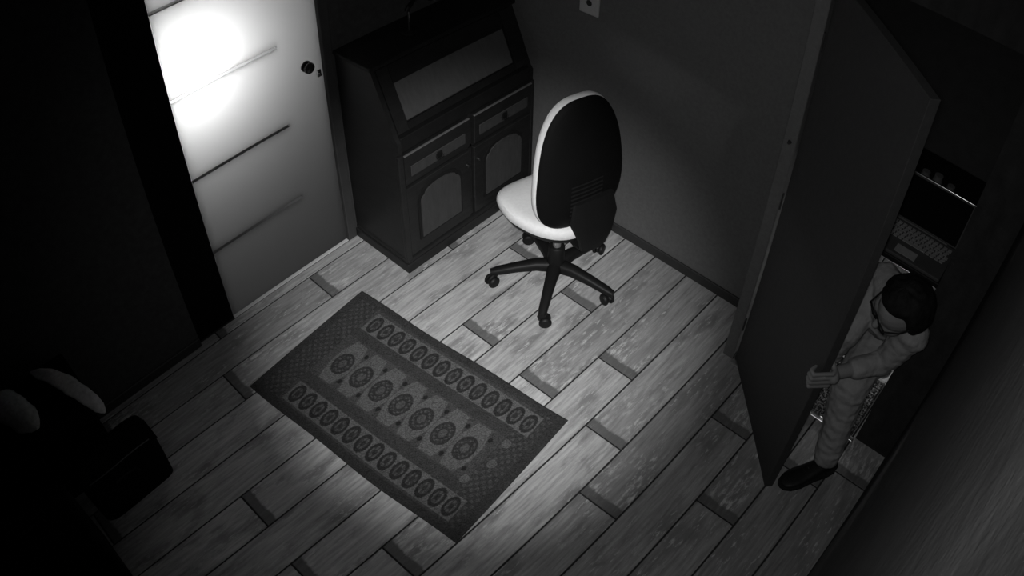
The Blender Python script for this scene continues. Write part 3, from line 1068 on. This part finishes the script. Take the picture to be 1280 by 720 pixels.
# cloth folds and materials by nearest limb
nv = len(body_me.vertices)
co = np.empty(nv * 3)
body_me.vertices.foreach_get('co', co)
co = co.reshape(-1, 3)
best = np.full(nv, 1e9)
mi = np.zeros(nv, int)
for a, b, ra, rb, m in seg:
    a_, b_ = np.array(a), np.array(b)
    ab = b_ - a_
    L = max(ab @ ab, 1e-9)
    t = np.clip(((co - a_) @ ab) / L, 0, 1)
    d = np.linalg.norm(co - (a_ + t[:, None] * ab), axis=1) - (ra + (rb - ra) * t)
    up_ = d < best
    best[up_] = d[up_]
    mi[up_] = m
nrm = np.empty(nv * 3)
body_me.vertices.foreach_get('normal', nrm)
nrm = nrm.reshape(-1, 3)
cl = mi < 2
for i in np.nonzero(cl)[0]:
    p = Vector(co[i])
    w = mnoise.noise(Vector((p.x * 16, p.y * 16, p.z * 34))) * 0.006 + mnoise.noise(p * 42) * 0.0025
    co[i] += nrm[i] * (w + 0.002)
co -= np.array(PL)
body_me.vertices.foreach_set('co', co.reshape(-1))
body_me.materials.clear()
for k_ in ('sweater', 'trousers', 'skin'):
    body_me.materials.append(M[k_])
for p in body_me.polygons:
    p.material_index = int(mi[p.vertices[0]])
    p.use_smooth = True
body = bpy.data.objects.new('body', body_me)
COL.objects.link(body)
body.parent = person


def rel(bm):
    for v in bm.verts:
        v.co -= PL
    return bm


# hair: thick cap over top and back of the head
bm = bmesh.new()
hc = headc + HU * 0.022 - HF * 0.012
N_, M_ = 44, 26
rings = []
for i in range(M_ + 1):
    t = math.pi * (0.01 + 0.98 * i / M_)
    ring = []
    for q in range(N_):
        ph = 2 * math.pi * q / N_
        dv = (HF * math.cos(ph) + HS * math.sin(ph)) * math.sin(t) + HU * math.cos(t)
        f, u = dv.dot(HF), dv.dot(HU)
        r = 0.112 - 0.004 * abs(dv.dot(HS))
        # hairline: open over the face, short at the nape
        face = max(0.0, min(1.0, (f - 0.18) / 0.30)) * max(0.0, min(1.0, (0.62 - u) / 0.35))
        nape = max(0.0, min(1.0, (-u - 0.45) / 0.3))
        r -= 0.045 * max(face, nape)
        r += mnoise.noise(dv * 6 + Vector((3, 1, 2))) * 0.010 + mnoise.noise(dv * 17) * 0.005
        ring.append(hc + dv * r)
    rings.append(ring)
add_loft(bm, rings)
hr = obj('hair', rel(bm), 'hair', person, smooth=True)
hr.modifiers.clear()
hr.modifiers.new('round', 'SUBSURF').render_levels = 1
# glasses
bm = bmesh.new()
gc = headc + HF * 0.104 + HU * 0.012
for s in (-1, 1):
    c0 = gc + HS * s * 0.034
    pts = [c0 + HS * x * 1.0 + HU * y - HF * 0.006 * abs(x) / 0.03 for x, y in sup(2.8, 20, 0.028, 0.022)]
    pts.append(pts[0])
    pts.append(pts[1])
    add_tube(bm, pts, 0.0032, 8)
    add_tube(bm, [c0 + HS * s * 0.028 + HU * 0.008, headc + HS * s * 0.088 + HF * 0.05 + HU * 0.014, headc + HS * s * 0.090 + HU * 0.010], 0.003, 8)
add_tube(bm, [gc - HS * 0.007 + HU * 0.006, gc + HF * 0.003 + HU * 0.008, gc + HS * 0.007 + HU * 0.006], 0.0028, 8)
obj('glasses', rel(bm), 'black_plastic', person)


def shoe(ank, toe_dir, L, tilt=0.0, lift=0.0):
    a = Vector((ank[0], ank[1], lift))
    f = Vector((toe_dir[0], toe_dir[1], 0)).normalized()
    s = Vector((f.y, -f.x, 0))
    up = bmesh.new()
    rings = []
    for t, w, z0, h in ((-0.065, 0.020, 0.022, 0.050), (-0.060, 0.034, 0.016, 0.080), (-0.02, 0.040, 0.016, 0.092), (0.03, 0.041, 0.016, 0.086),
                        (0.08, 0.045, 0.016, 0.064), (0.13, 0.049, 0.016, 0.050), (0.17, 0.044, 0.016, 0.042), (0.195, 0.032, 0.018, 0.034), (0.205, 0.012, 0.022, 0.026)):
        ring = []
        for u, v in sup(2.6, 20, 1.0, 1.0):
            ring.append(a + f * (t * L) + s * u * w + Vector((0, 0, (z0 + (h - z0) * (v + 1) / 2) + tilt * max(0, 0.07 - t))))
        rings.append(ring)
    add_loft(up, rings)
    sh_ = obj('shoe', rel(up), 'shoe', person, smooth=True)
    so = bmesh.new()
    poly = []
    for t, w in ((-0.070, 0.012), (-0.062, 0.032), (-0.02, 0.040), (0.05, 0.040), (0.12, 0.050), (0.17, 0.046), (0.20, 0.030), (0.212, 0.010)):
        poly.append((t, w))
    loop = [(t, w) for t, w in poly] + [(t, -w) for t, w in reversed(poly)]
    rr = []
    for z in (0.001, 0.020):
        rr.append([a + f * (t * L) + s * w + Vector((0, 0, z + tilt * max(0, 0.07 - t))) for t, w in loop])
    add_loft(so, rr)
    obj('sole', rel(so), 'sole', sh_)
    lc = bmesh.new()
    for j in range(4):
        t = 0.03 + j * 0.022
        z = 0.084 - j * 0.0085
        add_tube(lc, [a + f * t * L - s * 0.022 + Vector((0, 0, z - 0.006)), a + f * (t + 0.006) * L + Vector((0, 0, z + 0.003)), a + f * t * L + s * 0.022 + Vector((0, 0, z - 0.006))], 0.0028, 6)
    obj('laces', rel(lc), 'sole', sh_)


shoe((2.27, 0.158), (-0.80, 0.50), 1.05)
shoe((2.86, 0.47), (-1.0, 0.05), 1.0, 0.25, 0.0245)

# ------------------------------------------------------------------ dark pile in the left corner
bg = thing('black_bag', 'black zipped bag on the plank floor against the dark bench', 'bag', (0.08, 2.345, 0))
bm = bmesh.new()
rings = []
for z, sx_, sy_ in ((0.002, 0.190, 0.088), (0.02, 0.200, 0.098), (0.16, 0.205, 0.100), (0.27, 0.205, 0.098), (0.296, 0.198, 0.090), (0.304, 0.17, 0.06)):
    rings.append([(x, y, z + 0.008 * math.sin(x * 13)) for x, y in sup(7, 40, sx_, sy_)])
add_loft(bm, rings)
obj('body', bm, 'black_bag', bg, smooth=True)
bm = bmesh.new()
add_tube(bm, [(x, -0.082, 0.3005 + 0.008 * math.sin(x * 13)) for x in (-0.17, -0.1, -0.03, 0.04, 0.11, 0.17)], 0.0028, 6)
obj('zip', bm, 'zip', bg)
bm = bmesh.new()
add_tube(bm, [(-0.07, -0.101, 0.20), (-0.06, -0.106, 0.235), (0.0, -0.109, 0.243), (0.05, -0.106, 0.235), (0.06, -0.101, 0.20)], 0.006, 8)
obj('handle', bm, 'black_plastic', bg)
obj('flap', boxes(((0.12, -0.098, 0.298), (0.206, 0.03, 0.304)), bevel=0.002), 'black_bag', bg)

bn = thing('dark_bench', 'low black bench along the left wall behind the bag', 'bench', (-0.28, 2.63, 0))
obj('seat_board', boxes(((-0.44, -0.190, 0.49), (0.42, 0.155, 0.53)), bevel=0.006), 'black_case', bn)
for s in (-1, 1):
    obj('side_panel', boxes(((s * 0.40 - 0.018, -0.155, 0.0), (s * 0.40 - 0.0 if s > 0 else s * 0.40 + 0.018, 0.15, 0.49)), bevel=0.003), 'black_case', bn)
obj('front_panel', boxes(((-0.38, -0.150, 0.02), (0.38, -0.135, 0.488))), 'black_case', bn)

cs = thing('black_suitcase', 'tall black suitcase standing on the floor at the bottom left corner', 'suitcase', (-0.40, 2.06, 0))
obj('shell', boxes(((-0.24, -0.15, 0.03), (0.23, 0.16, 0.52)), bevel=0.03, seg=3), 'black_case', cs)
for x in (-0.2, 0.19):
    for y in (-0.10, 0.11):
        bm = bmesh.new()
        add_lathe(bm, [(0.012, -0.01), (0.02, -0.008), (0.02, 0.008), (0.012, 0.01)], 14, 'X', (x, y, 0.02))
        obj('wheel', bm, 'black_plastic', cs)
bm = bmesh.new()
add_tube(bm, [(-0.09, 0.0, 0.515), (-0.085, 0.0, 0.545), (0.085, 0.0, 0.545), (0.09, 0.0, 0.515)], 0.009, 8)
obj('handle', bm, 'black_plastic', cs)


def cloth_roll(name, pts, rad, flat, label, cat):
    bm = bmesh.new()
    pts = [Vector(p) for p in pts]
    rings = []
    fine = []
    for i in range(len(pts) - 1):
        for k_ in range(6):
            fine.append((pts[i].lerp(pts[i + 1], k_ / 6), rad[i] + (rad[i + 1] - rad[i]) * k_ / 6))
    fine.append((pts[-1], rad[-1]))
    n = len(fine)
    for i, (p, r) in enumerate(fine):
        d = (fine[min(i + 1, n - 1)][0] - fine[max(i - 1, 0)][0]).normalized()
        s = d.cross(Vector((0, 0, 1))).normalized()
        u = s.cross(d)
        e = min(1.0, math.sqrt(max(0.02, min(i, n - 1 - i) / 3.0)))
        ring = []
        for q in range(18):
            a = 2 * math.pi * q / 18
            w = 1 + 0.16 * mnoise.noise(Vector((p.x * 22 + math.cos(a), p.y * 22 + math.sin(a), p.z * 20)))
            ring.append(p + s * math.cos(a) * r * e * w + u * math.sin(a) * r * flat * e * w)
        rings.append(ring)
    add_loft(bm, rings)
    base = pts[0]
    for v in bm.verts:
        v.co -= base
    return tag(obj(name, bm, 'pale_cloth', loc=base, smooth=True), label, cat)


cloth_roll('rolled_blanket', [(-0.235, 2.705, 0.602), (-0.18, 2.58, 0.600), (-0.125, 2.42, 0.595)], [0.072, 0.070, 0.064], 0.95,
           'pale rolled blanket lying on the dark bench at the left edge', 'blanket')
cloth_roll('scarf', [(-0.03, 2.768, 0.551), (0.035, 2.68, 0.554), (0.085, 2.56, 0.558), (0.114, 2.46, 0.556), (0.134, 2.40, 0.543), (0.150, 2.345, 0.510)], [0.022, 0.034, 0.042, 0.038, 0.034, 0.024], 0.5,
           'pale scarf lying across the dark bench above the black bag', 'scarf')
